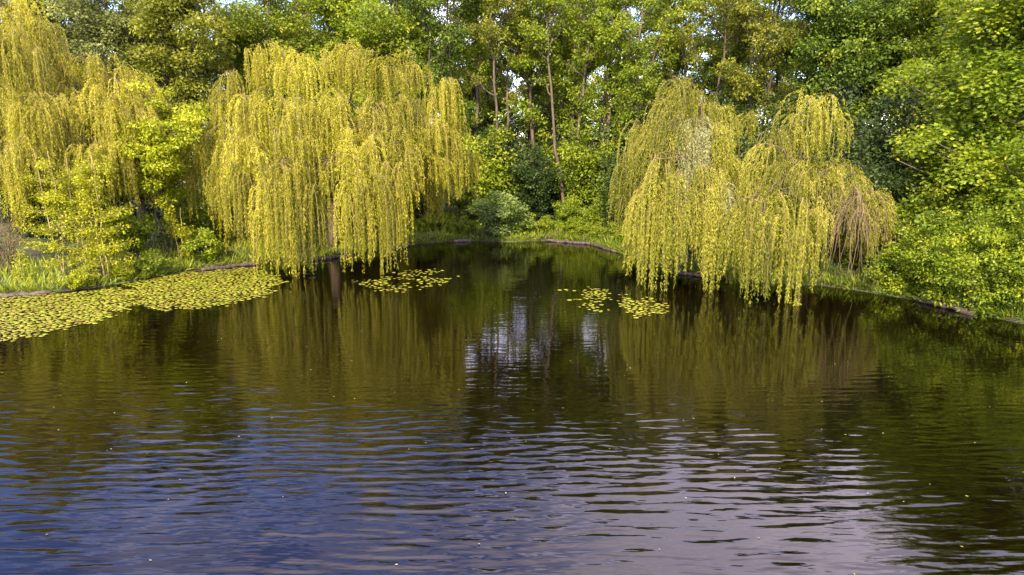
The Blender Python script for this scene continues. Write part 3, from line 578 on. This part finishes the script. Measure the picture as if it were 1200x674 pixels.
# ---- understorey
SH = {
 'a': shrub_meshes(51, 3.2, 2.0, 10, 60, 130, clump=.5),
 'b': shrub_meshes(52, 2.2, 1.5, 10, 50, 120, clump=.42),
 'c': shrub_meshes(53, 1.3, 1.0, 10, 40, 110, L=.11, W=.07, clump=.3, flat=.6),
 'd': shrub_meshes(54, 5.2, 2.4, 12, 110, 120, L=.17, W=.1, clump=.68),
}
under = [  # px, D, kind, scale, leaf, label
 (228, 35.5, 'a', 1.1, 'leaf_bright', 'fresh green shrub under the lime green tree'),
 (262, 38.5, 'a', 1.2, 'leaf_bright', 'green shrub behind the left curtain of the central willow'),
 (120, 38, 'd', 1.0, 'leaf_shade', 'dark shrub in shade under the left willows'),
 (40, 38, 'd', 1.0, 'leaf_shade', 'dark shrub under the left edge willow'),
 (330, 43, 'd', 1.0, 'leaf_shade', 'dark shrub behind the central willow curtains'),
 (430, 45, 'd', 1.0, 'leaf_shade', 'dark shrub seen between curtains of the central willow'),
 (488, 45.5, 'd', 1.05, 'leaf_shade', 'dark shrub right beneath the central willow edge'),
 (520, 45, 'a', 1.05, 'leaf_grey', 'grey-green shrub under the hanging tip of the central willow'),
 (548, 46.5, 'd', 1.35, 'leaf_bright', 'tall fresh green shrub beside the central willow'),
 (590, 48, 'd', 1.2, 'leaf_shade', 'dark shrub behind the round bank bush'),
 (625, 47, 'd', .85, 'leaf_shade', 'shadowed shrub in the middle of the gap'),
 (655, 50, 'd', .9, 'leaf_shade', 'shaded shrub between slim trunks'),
 (690, 47.5, 'd', 1.25, 'leaf_bright', 'sunlit yellow-green shrub right of the gap'),
 (712, 43.2, 'a', 1.0, 'leaf_bright', 'low light green shrub reaching over the bank beside the silvery willow'),
 (662, 44.6, 'b', .9, 'leaf_mid', 'small spreading shrub left of the low light green one'),
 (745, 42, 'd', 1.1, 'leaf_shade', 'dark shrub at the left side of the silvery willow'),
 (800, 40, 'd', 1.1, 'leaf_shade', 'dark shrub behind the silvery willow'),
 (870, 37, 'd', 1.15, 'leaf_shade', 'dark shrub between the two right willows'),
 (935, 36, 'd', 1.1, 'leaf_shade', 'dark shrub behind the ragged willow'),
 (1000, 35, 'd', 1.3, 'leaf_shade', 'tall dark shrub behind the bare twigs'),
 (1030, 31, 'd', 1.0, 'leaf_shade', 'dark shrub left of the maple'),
 (1060, 29.2, 'a', 1.0, 'leaf_mid', 'green shrub on the bank under the maple'),
 (1015, 30.2, 'b', 1.0, 'leaf_mid', 'small green shrub behind the hanging bare twigs'),
 (1105, 28.5, 'd', .9, 'leaf_mid', 'shrub deep under the maple crown'),
 (578, 42.8, 'b', (1.55, 1.2, 1.2), 'leaf_bush', 'round grey-green bush on the far bank at the water edge'),
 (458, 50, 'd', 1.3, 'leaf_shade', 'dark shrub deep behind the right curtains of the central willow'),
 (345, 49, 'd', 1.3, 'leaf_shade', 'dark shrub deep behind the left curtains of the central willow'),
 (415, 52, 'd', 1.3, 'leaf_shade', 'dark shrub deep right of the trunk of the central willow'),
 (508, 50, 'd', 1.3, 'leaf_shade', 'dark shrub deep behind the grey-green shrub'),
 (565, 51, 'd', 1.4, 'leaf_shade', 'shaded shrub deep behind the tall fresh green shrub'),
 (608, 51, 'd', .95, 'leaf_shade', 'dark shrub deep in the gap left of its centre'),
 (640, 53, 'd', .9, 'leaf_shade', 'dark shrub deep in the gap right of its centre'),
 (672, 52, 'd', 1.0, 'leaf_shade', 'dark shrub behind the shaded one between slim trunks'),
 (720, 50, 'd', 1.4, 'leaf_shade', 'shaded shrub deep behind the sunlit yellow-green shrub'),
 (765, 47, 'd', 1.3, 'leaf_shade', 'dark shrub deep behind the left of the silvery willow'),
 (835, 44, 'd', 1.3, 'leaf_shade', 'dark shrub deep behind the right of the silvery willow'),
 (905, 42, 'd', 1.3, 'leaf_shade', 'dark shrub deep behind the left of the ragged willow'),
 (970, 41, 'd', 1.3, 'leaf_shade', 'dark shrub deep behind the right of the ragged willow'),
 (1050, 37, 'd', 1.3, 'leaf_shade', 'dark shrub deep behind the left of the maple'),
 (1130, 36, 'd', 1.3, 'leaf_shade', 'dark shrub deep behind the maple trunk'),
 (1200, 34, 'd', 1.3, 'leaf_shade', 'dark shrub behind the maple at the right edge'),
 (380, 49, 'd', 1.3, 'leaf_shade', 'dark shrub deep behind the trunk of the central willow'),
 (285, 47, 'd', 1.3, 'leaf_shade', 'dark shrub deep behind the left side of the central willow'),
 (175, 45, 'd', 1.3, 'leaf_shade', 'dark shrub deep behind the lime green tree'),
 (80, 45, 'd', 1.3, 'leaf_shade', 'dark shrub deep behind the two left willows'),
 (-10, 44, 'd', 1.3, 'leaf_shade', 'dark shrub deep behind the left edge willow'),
 (1062, 26.6, 'a', .8, 'leaf_maple', 'bright shrub over the fallen log at the right bank'),
 (1135, 24.0, 'a', .85, 'leaf_maple', 'bright shrub beneath the middle of the maple at the water edge'),
 (1195, 23.3, 'd', .62, 'leaf_maple', 'bright shrub at the right edge of the picture by the water'),
 (1100, 25.2, 'd', .62, 'leaf_maple', 'tall bright shrub merging with the lower left of the maple'),
 (1165, 24.2, 'd', .66, 'leaf_maple', 'tall bright shrub merging with the middle of the maple'),
 (1240, 23.2, 'a', .85, 'leaf_maple', 'bright shrub just beyond the right edge bank'),
 (92, 27.9, 'c', .6, 'leaf_lime', 'low lime plant at the foot of the alder clump'),
 (138, 29.3, 'c', .6, 'leaf_lime', 'low lime plant at the water edge right of the alder stems'),
 (160, 33.0, 'b', 1.1, 'leaf_bright', 'green shrub between the alder clump and the thin sapling'),
 (176, 30.4, 'c', .9, 'leaf_bright', 'low green plant left of the thin sapling'),
 (235, 33.6, 'c', 1.2, 'leaf_bright', 'low green plant right of the thin sapling'),
 (500, 43.6, 'c', .8, 'leaf_mid', 'low plant on the far bank nearest the central willow'),
 (525, 44.2, 'c', .9, 'leaf_bright', 'low bright plant on the far bank left of the round bush'),
 (546, 43.6, 'c', .8, 'leaf_mid', 'low plant touching the left side of the round bush'),
 (612, 43.2, 'c', 1.0, 'leaf_bright', 'low bright plant touching the right side of the round bush'),
 (640, 43.8, 'c', .8, 'leaf_mid', 'low plant on the far bank under the small spreading shrub'),
 (672, 42.8, 'c', .9, 'leaf_mid', 'low plant above the curved edging log'),
 (700, 41.6, 'c', .8, 'leaf_mid', 'low plant on the bank under the low light green shrub'),
 (728, 39.8, 'c', .9, 'leaf_bright', 'low leafy plant on the bank beside the silvery willow'),
]
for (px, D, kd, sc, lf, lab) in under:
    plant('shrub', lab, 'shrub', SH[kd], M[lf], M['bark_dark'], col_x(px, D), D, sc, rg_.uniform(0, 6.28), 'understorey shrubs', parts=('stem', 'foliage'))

# ---- young alders on the left bank
def sapling_meshes(seed, H, nst, ncl, Rm, spread):
    rng = np.random.default_rng(seed); tb = Tubes(); C = []; RD = []
    for k in range(nst):
        b0 = np.array([rng.uniform(-spread, spread), rng.uniform(-.25, .25), -.1]); hh = H * rng.uniform(.75, 1.02)
        top = b0 + np.array([rng.normal(0, .3), rng.normal(0, .2), hh])
        st = curve(b0, top, (rng.normal(0, .12), 0, 0), 9, rng, .03); tb.add(st, np.linspace(.035, .008, 9), 6)
        for q in range(ncl):
            f = rng.uniform(.14, 1); p0 = st[min(int(f * 8), 8)]; ln = Rm * (1.1 - .75 * f) * rng.uniform(.4, 1.1); az = rng.uniform(0, 6.28)
            tip = p0 + np.array([math.cos(az) * ln, math.sin(az) * ln, ln * .3]); tb.add(curve(p0, tip, (0, 0, .05), 4), np.linspace(.011, .004, 4), 3, cap=False)
            for w in (.55, 1.0): C.append(p0 + (tip - p0) * w); RD.append(rng.uniform(.16, .32))
    V, Fc, tn = clump_leaves(rng, np.array(C), np.array(RD), 30, .10, .07, .95)
    return tb.mesh('sap_stem_%d' % seed), mesh_np('sap_leaf_%d' % seed, V, Fc, tn)
for (px, D, sd_, H, nst, ncl, Rm, spr, lab) in [
    (106, 29.0, 61, 5.6, 7, 30, 1.5, 1.2, 'clump of young alders with pale stems on the left bank'),
    (208, 33.2, 62, 3.0, 2, 12, .7, .25, 'thin sapling with pale leaning stems right of the alder clump'),
    (14, 27.6, 63, 1.9, 1, 8, .5, .1, 'single small sapling at the left edge of the bank')]:
    plant('sapling', lab, 'sapling', sapling_meshes(sd_, H, nst, ncl, Rm, spr), M['leaf_alder'], M['bark_young'], col_x(px, D), D, 1, 0, 'saplings on the left bank', parts=('stem', 'foliage'))

# ---- bare brown bush at the left edge
def bare_bush(seed, H, Rm, n):
    rng = np.random.default_rng(seed); tb = Tubes()
    for k in range(n):
        az = rng.uniform(0, 6.28); r = Rm * rng.uniform(.1, 1); tip = np.array([math.cos(az) * r, math.sin(az) * r, H * rng.uniform(.5, 1)])
        st = curve(np.array([math.cos(az) * .2, math.sin(az) * .2, -.1]), tip, (0, 0, .15 * H), 7, rng, .05); tb.add(st, np.linspace(.018, .004, 7), 4, cap=False)
        for q in range(7):
            p0 = st[rng.integers(2, 7)]; tb.add(curve(p0, p0 + rng.normal(0, .4, 3) + np.array([0, 0, .1]), rng.normal(0, .06, 3), 4), np.linspace(.008, .003, 4), 3, cap=False)
    return tb.mesh('bare_bush')
for px, D, s, lab in [(8, 29.6, 1.0, 'bare brown twiggy bush at the left edge'), (474, 42.6, .5, 'small heap of bare twigs at the foot of the central willow')]:
    x = col_x(px, D); o = link('bare_bush', bare_bush(71 + px, 2.6, 1.3, 46), M['twig_dead']); o.location = (x, D, g(x, D)); o.scale = (s, s, s)
    tag(o, lab, 'bush')

# ---- timber lengths along the water edge
def log_between(name, label, a, b, r, seed, z=.10):
    rng = np.random.default_rng(seed); A = on_z(*a); B = on_z(*b); Lh = np.linalg.norm(B - A); n = 12
    P = curve(A - A, B - A, (0, 0, 0), n, rng, .025); P[:, 2] += z - .04
    tb = Tubes(); tb.add(P, r * .8 * (1 + rng.normal(0, .12, n)), 8)
    o = link(name, tb.mesh(name), M['log']); o.location = A; tag(o, label, 'log', 'timber along the water edge')
log_between('edging_log', 'long dark edging log left of the central willow above the lily pads', (236, 318), (302, 310), .13, 1)
log_between('edging_log', 'edging log half hidden behind the left curtains of the central willow', (365, 306), (412, 300), .12, 2)
log_between('edging_log', 'slanting edging log just right of the central willow curtains', (448, 295), (480, 288), .12, 3)
log_between('edging_log', 'short brown edging log left of the round bank bush', (532, 284), (552, 283), .14, 4)
log_between('edging_log', 'pale edging log at the left edge behind the lily pads', (-40, 351), (62, 344), .12, 5)
log_between('edging_log', 'curved edging log right of the round bank bush', (640, 283), (692, 287), .12, 6)
log_between('edging_log', 'edging log continuing towards the silvery willow', (696, 288), (722, 296), .11, 7)
log_between('edging_log', 'edging log under the silvery willow', (795, 321), (838, 327), .12, 8)
log_between('fallen_log', 'leaning fallen log under the maple on the right bank', (1072, 352), (1142, 370), .15, 9, .12)

# ---- grass on the bank (nobody could count it)
rng = np.random.default_rng(81); n = 200000
gxr = rng.uniform(-30, 30, n); gyr = rng.uniform(20, 54, n); dd = sdf(gxr, gyr)
keep = (dd > .08) & (rng.uniform(0, 1, n) < np.clip(1.25 - dd / 5.5, .03, 1)) & (np.sin(gxr * 1.7 + 2 * np.sin(gyr)) * np.sin(gyr * 1.3) > rng.uniform(-1.6, .3, n))
gxr, gyr, dd = gxr[keep], gyr[keep], dd[keep]; n = len(gxr)
C = np.stack([gxr, gyr, gz(gxr, gyr) - .02], 1)
D = norm(np.stack([rng.normal(0, .45, n), rng.normal(0, .45, n), np.ones(n)], 1)); S = norm(np.cross(D, norm(rng.normal(0, 1, (n, 3)))))
hh = rng.uniform(.18, .5, n) * (1 + .5 * np.sin(gxr * .8) * np.sin(gyr * .9)); V, q = leaf_quads(C, D, S, hh, rng.uniform(.02, .05, n))
tag(link('bank_grass', mesh_np('bank_grass', V, q, np.clip(rng.normal(.5, .2, n) + .15 * np.sin(gxr * .6) + .28 * np.clip((-gxr - 5) / 4, 0, 1), 0, 1)), M['grass']), 'tufty green grass along the banks', 'grass', kind='stuff')  # tint raised towards the left bank: sunlight painted into the blades

rng = np.random.default_rng(82); n = 190000                     # longer grass leaning over the edge
gxr = rng.uniform(-26, 26, n); gyr = rng.uniform(20, 46, n); dd = sdf(gxr, gyr); k = (dd > .02) & (dd < .55) & (np.sin(gxr * 2.3) + np.sin(gyr * 3.1 + gxr) > rng.uniform(-1.8, .8, n)); gxr, gyr = gxr[k], gyr[k]; n = len(gxr)
e_ = .05; gradx = (sdf(gxr + e_, gyr) - sdf(gxr - e_, gyr)) / (2 * e_); grady = (sdf(gxr, gyr + e_) - sdf(gxr, gyr - e_)) / (2 * e_)
C = np.stack([gxr, gyr, gz(gxr, gyr) - .02], 1); D = norm(np.stack([-gradx * .7 + rng.normal(0, .4, n), -grady * .7 + rng.normal(0, .4, n), rng.uniform(.3, 1, n)], 1)); S = norm(np.cross(D, norm(rng.normal(0, 1, (n, 3)))))
V, q = leaf_quads(C, D, S, rng.uniform(.25, .7, n), rng.uniform(.03, .06, n))
tag(link('edge_grass', mesh_np('edge_grass', V, q, np.clip(rng.normal(.4, .22, n) + .2 * np.clip((-gxr - 5) / 4, 0, 1), 0, 1)), M['grass']), 'long grass leaning over the water edge', 'grass', kind='stuff')  # same painted sunlight: lighter blades on the left bank

# ---- water lilies
def pad_mesh(seed):
    rng = np.random.default_rng(seed); n = 14; th = np.linspace(.18, 2 * math.pi - .18, n); r = 1 + rng.normal(0, .04, n)
    z = .02 * np.sin(th * 2 + rng.uniform(0, 6)) + .01; rim = np.stack([np.cos(th) * r, np.sin(th) * r, z], 1)
    top = np.concatenate([[[.12, 0, 0]], rim]); bot = top + np.array([0, 0, -.04])
    V = np.concatenate([top, bot]); k = n + 1; Fc = []
    for i in range(1, n): Fc.append((0, i, i + 1)); Fc.append((k, k + i + 1, k + i))
    for i in range(n):
        a = i; b_ = (i + 1) % k; Fc.append((a, a + k, b_ + k)); Fc.append((a, b_ + k, b_))
    return mesh_np('lily_pad_%d' % seed, V, Fc)
m, t, o = newmat('lily_pad'); oi = t.nodes.new('ShaderNodeObjectInfo')
rp = ramp(t, [(0, (.14, .09, .02)), (.12, (.18, .15, .012)), (.45, (.23, .23, .012)), (.8, (.18, .21, .010)), (1, (.29, .27, .03))])
co = t.nodes.new('ShaderNodeTexCoord'); nn = t.nodes.new('ShaderNodeTexNoise'); nn.inputs['Scale'].default_value = 1.3; t.links.new(co.outputs['Object'], nn.inputs['Vector'])
at = t.nodes.new('ShaderNodeAttribute'); at.attribute_name = 'tint'
def tm(op, a, b):
    n = t.nodes.new('ShaderNodeMath'); n.operation = op
    for k, v in enumerate((a, b)):
        if isinstance(v, (int, float)): n.inputs[k].default_value = v
        else: t.links.new(v, n.inputs[k])
    return n.outputs[0]
fac = tm('ADD', tm('FRACT', tm('ADD', oi.outputs['Random'], at.outputs['Fac']), 0), tm('MULTIPLY', tm('SUBTRACT', nn.outputs['Fac'], .5), .3))
t.links.new(fac, rp.inputs[0]); p = t.nodes.new('ShaderNodeBsdfPrincipled'); p.inputs['Roughness'].default_value = .55; p.inputs['Specular IOR Level'].default_value = .25
t.links.new(rp.outputs[0], p.inputs['Base Color']); t.links.new(p.outputs[0], o.inputs[0]); M['pad'] = m
PADS = [pad_mesh(s) for s in range(6)]
for pm in PADS: pm.materials.append(m)
def inside(poly, x, y):
    ins = np.zeros(len(x), bool)
    for i in range(len(poly)):
        a = poly[i]; b = poly[(i + 1) % len(poly)]
        ins ^= ((a[1] > y) != (b[1] > y)) & (x < (b[0] - a[0]) * (y - a[1]) / (b[1] - a[1] + 1e-12) + a[0])
    return ins
def lily_patch(label, poly_px, want, seed, rmin, rmax, gap, thin=0.0):
    rng = np.random.default_rng(seed); poly = np.array([on_z(*p)[:2] for p in poly_px]); lo = poly.min(0); hi = poly.max(0)
    pts = []; rr = []
    cand = rng.uniform(lo - 1, hi + 1, (want * 80, 2)); isin = inside(poly, cand[:, 0], cand[:, 1])
    wet = sdf(cand[:, 0], cand[:, 1]) < -.12; cand = cand[wet]; isin = isin[wet]
    e = np.full(len(cand), 9.)
    for i in range(len(poly)):
        a_ = poly[i]; d_ = poly[(i + 1) % len(poly)] - a_; t_ = np.clip(((cand - a_) @ d_) / (d_ @ d_), 0, 1); e = np.minimum(e, np.linalg.norm(cand - a_ - t_[:, None] * d_, axis=1))
    wv = np.sin(cand[:, 0] * 1.9 + seed) * np.sin(cand[:, 1] * 2.3) + .6 * np.sin(cand[:, 0] * 4.3 + 2 * np.sin(cand[:, 1] * 3.1))
    e = np.where(isin, e, -e); kk = .2 if want > 500 else .15
    cand = cand[(e + kk * wv + rng.normal(0, kk, len(cand)) > .18) & ((wv > -1.05) | (rng.uniform(0, 1, len(cand)) < .08))]
    if thin: cand = cand[np.sin(cand[:, 0] * 2.1 + seed) * np.sin(cand[:, 1] * 1.7 + seed) + rng.normal(0, .35, len(cand)) > thin]
    A = np.zeros((0, 2)); B = np.zeros(0)
    for c in cand:
        r = rng.uniform(rmin, rmax)
        if len(A) and (np.hypot(A[:, 0] - c[0], A[:, 1] - c[1]) < (B + r) * gap).any(): continue
        A = np.vstack([A, c]); B = np.append(B, r)
        if len(A) >= want: break
    ctr = A.mean(0); root = empty('water_lily', (ctr[0], ctr[1], 0)); tag(root, label, 'water lily', 'floating lily patches')
    order = np.argsort(A[:, 1]); big = order[:300]; rest = order[300:]
    for q in big:
        o = bpy.data.objects.new('lily_pad', PADS[rng.integers(6)]); COL.objects.link(o); o.parent = root
        o.location = (A[q, 0] - ctr[0], A[q, 1] - ctr[1], .014 + rng.uniform(0, .02)); o.rotation_euler = (rng.normal(0, .02), rng.normal(0, .02), rng.uniform(0, 6.28)); o.scale = (B[q], B[q] * rng.uniform(.8, 1), B[q])
    if len(rest):
        Vs = []; Fs = []; ts = []; k = 0
        for q in rest:
            pm = PADS[rng.integers(6)]; v = np.zeros(len(pm.vertices) * 3, np.float32); pm.vertices.foreach_get('co', v); v = v.reshape(-1, 3) * B[q]
            f = np.zeros(len(pm.polygons) * 3, np.int32); pm.polygons.foreach_get('vertices', f)
            az = rng.uniform(0, 6.28); c_, s_ = math.cos(az), math.sin(az)
            v = np.stack([v[:, 0] * c_ - v[:, 1] * s_ + A[q, 0] - ctr[0], v[:, 0] * s_ + v[:, 1] * c_ + A[q, 1] - ctr[1], v[:, 2] + .014 + rng.uniform(0, .02)], 1)
            Vs.append(v); Fs.append(f.reshape(-1, 3) + k); k += len(v); ts.append(np.full(len(f) // 3, rng.uniform(0, 1)))
        o = link('lily_pads', mesh_np('lily_pads', np.concatenate(Vs), np.concatenate(Fs), np.concatenate(ts)), M['pad'], root); o['kind'] = 'stuff'
lily_patch('large yellow-green lily patch at the left edge under the alder clump', [(-60, 354), (60, 346), (110, 342), (150, 340), (150, 352), (143, 364), (120, 374), (70, 385), (20, 397), (-60, 408)], 1700, 91, .05, .115, .93)
lily_patch('yellow-green lily patch between the alder clump and the central willow', [(145, 334), (200, 322), (240, 318), (296, 314), (326, 328), (312, 343), (270, 356), (220, 362), (178, 361), (158, 350)], 1350, 92, .05, .115, .93)
lily_patch('small lily patch right of the central willow curtains', [(412, 333), (440, 321), (490, 315), (525, 316), (540, 326), (515, 336), (470, 344), (430, 342)], 150, 93, .05, .11, .95, -.3)
lily_patch('small loose lily patch left of the silvery willow, its left half', [(650, 340), (690, 337), (722, 341), (715, 352), (706, 366), (690, 364), (668, 352)], 80, 94, .05, .105, .95, -.1)
lily_patch('small loose lily patch left of the silvery willow, its right half', [(724, 346), (750, 346), (785, 356), (780, 367), (745, 374), (728, 366)], 100, 95, .05, .105, .95, -.15)

# ---- petals and bits of leaf adrift on the water
rng = np.random.default_rng(99); n = 420
x = rng.uniform(-22, 22, n); y = 7 + 30 * rng.uniform(0, 1, n) ** 1.3; k = sdf(x, y) < -.3; x, y = x[k], y[k]; n = len(x)
C = np.stack([x, y, np.full(n, .012)], 1); th = rng.uniform(0, 6.28, n); D = np.stack([np.cos(th), np.sin(th), np.full(n, .05)], 1); S = np.stack([-np.sin(th), np.cos(th), np.zeros(n)], 1)
V, q = leaf_quads(C, D, S, rng.uniform(.02, .06, n), rng.uniform(.015, .03, n))
M['petal'] = leaf_mat('floating_petal', [(0, (.22, .17, .03)), (.6, (.36, .32, .08)), (1, (.6, .57, .4))], .1)
tag(link('floating_leaves', mesh_np('floating_leaves', V, q, rng.uniform(0, 1, n)), M['petal']), 'tiny pale leaves and petals adrift on the pond', 'leaves', kind='stuff')
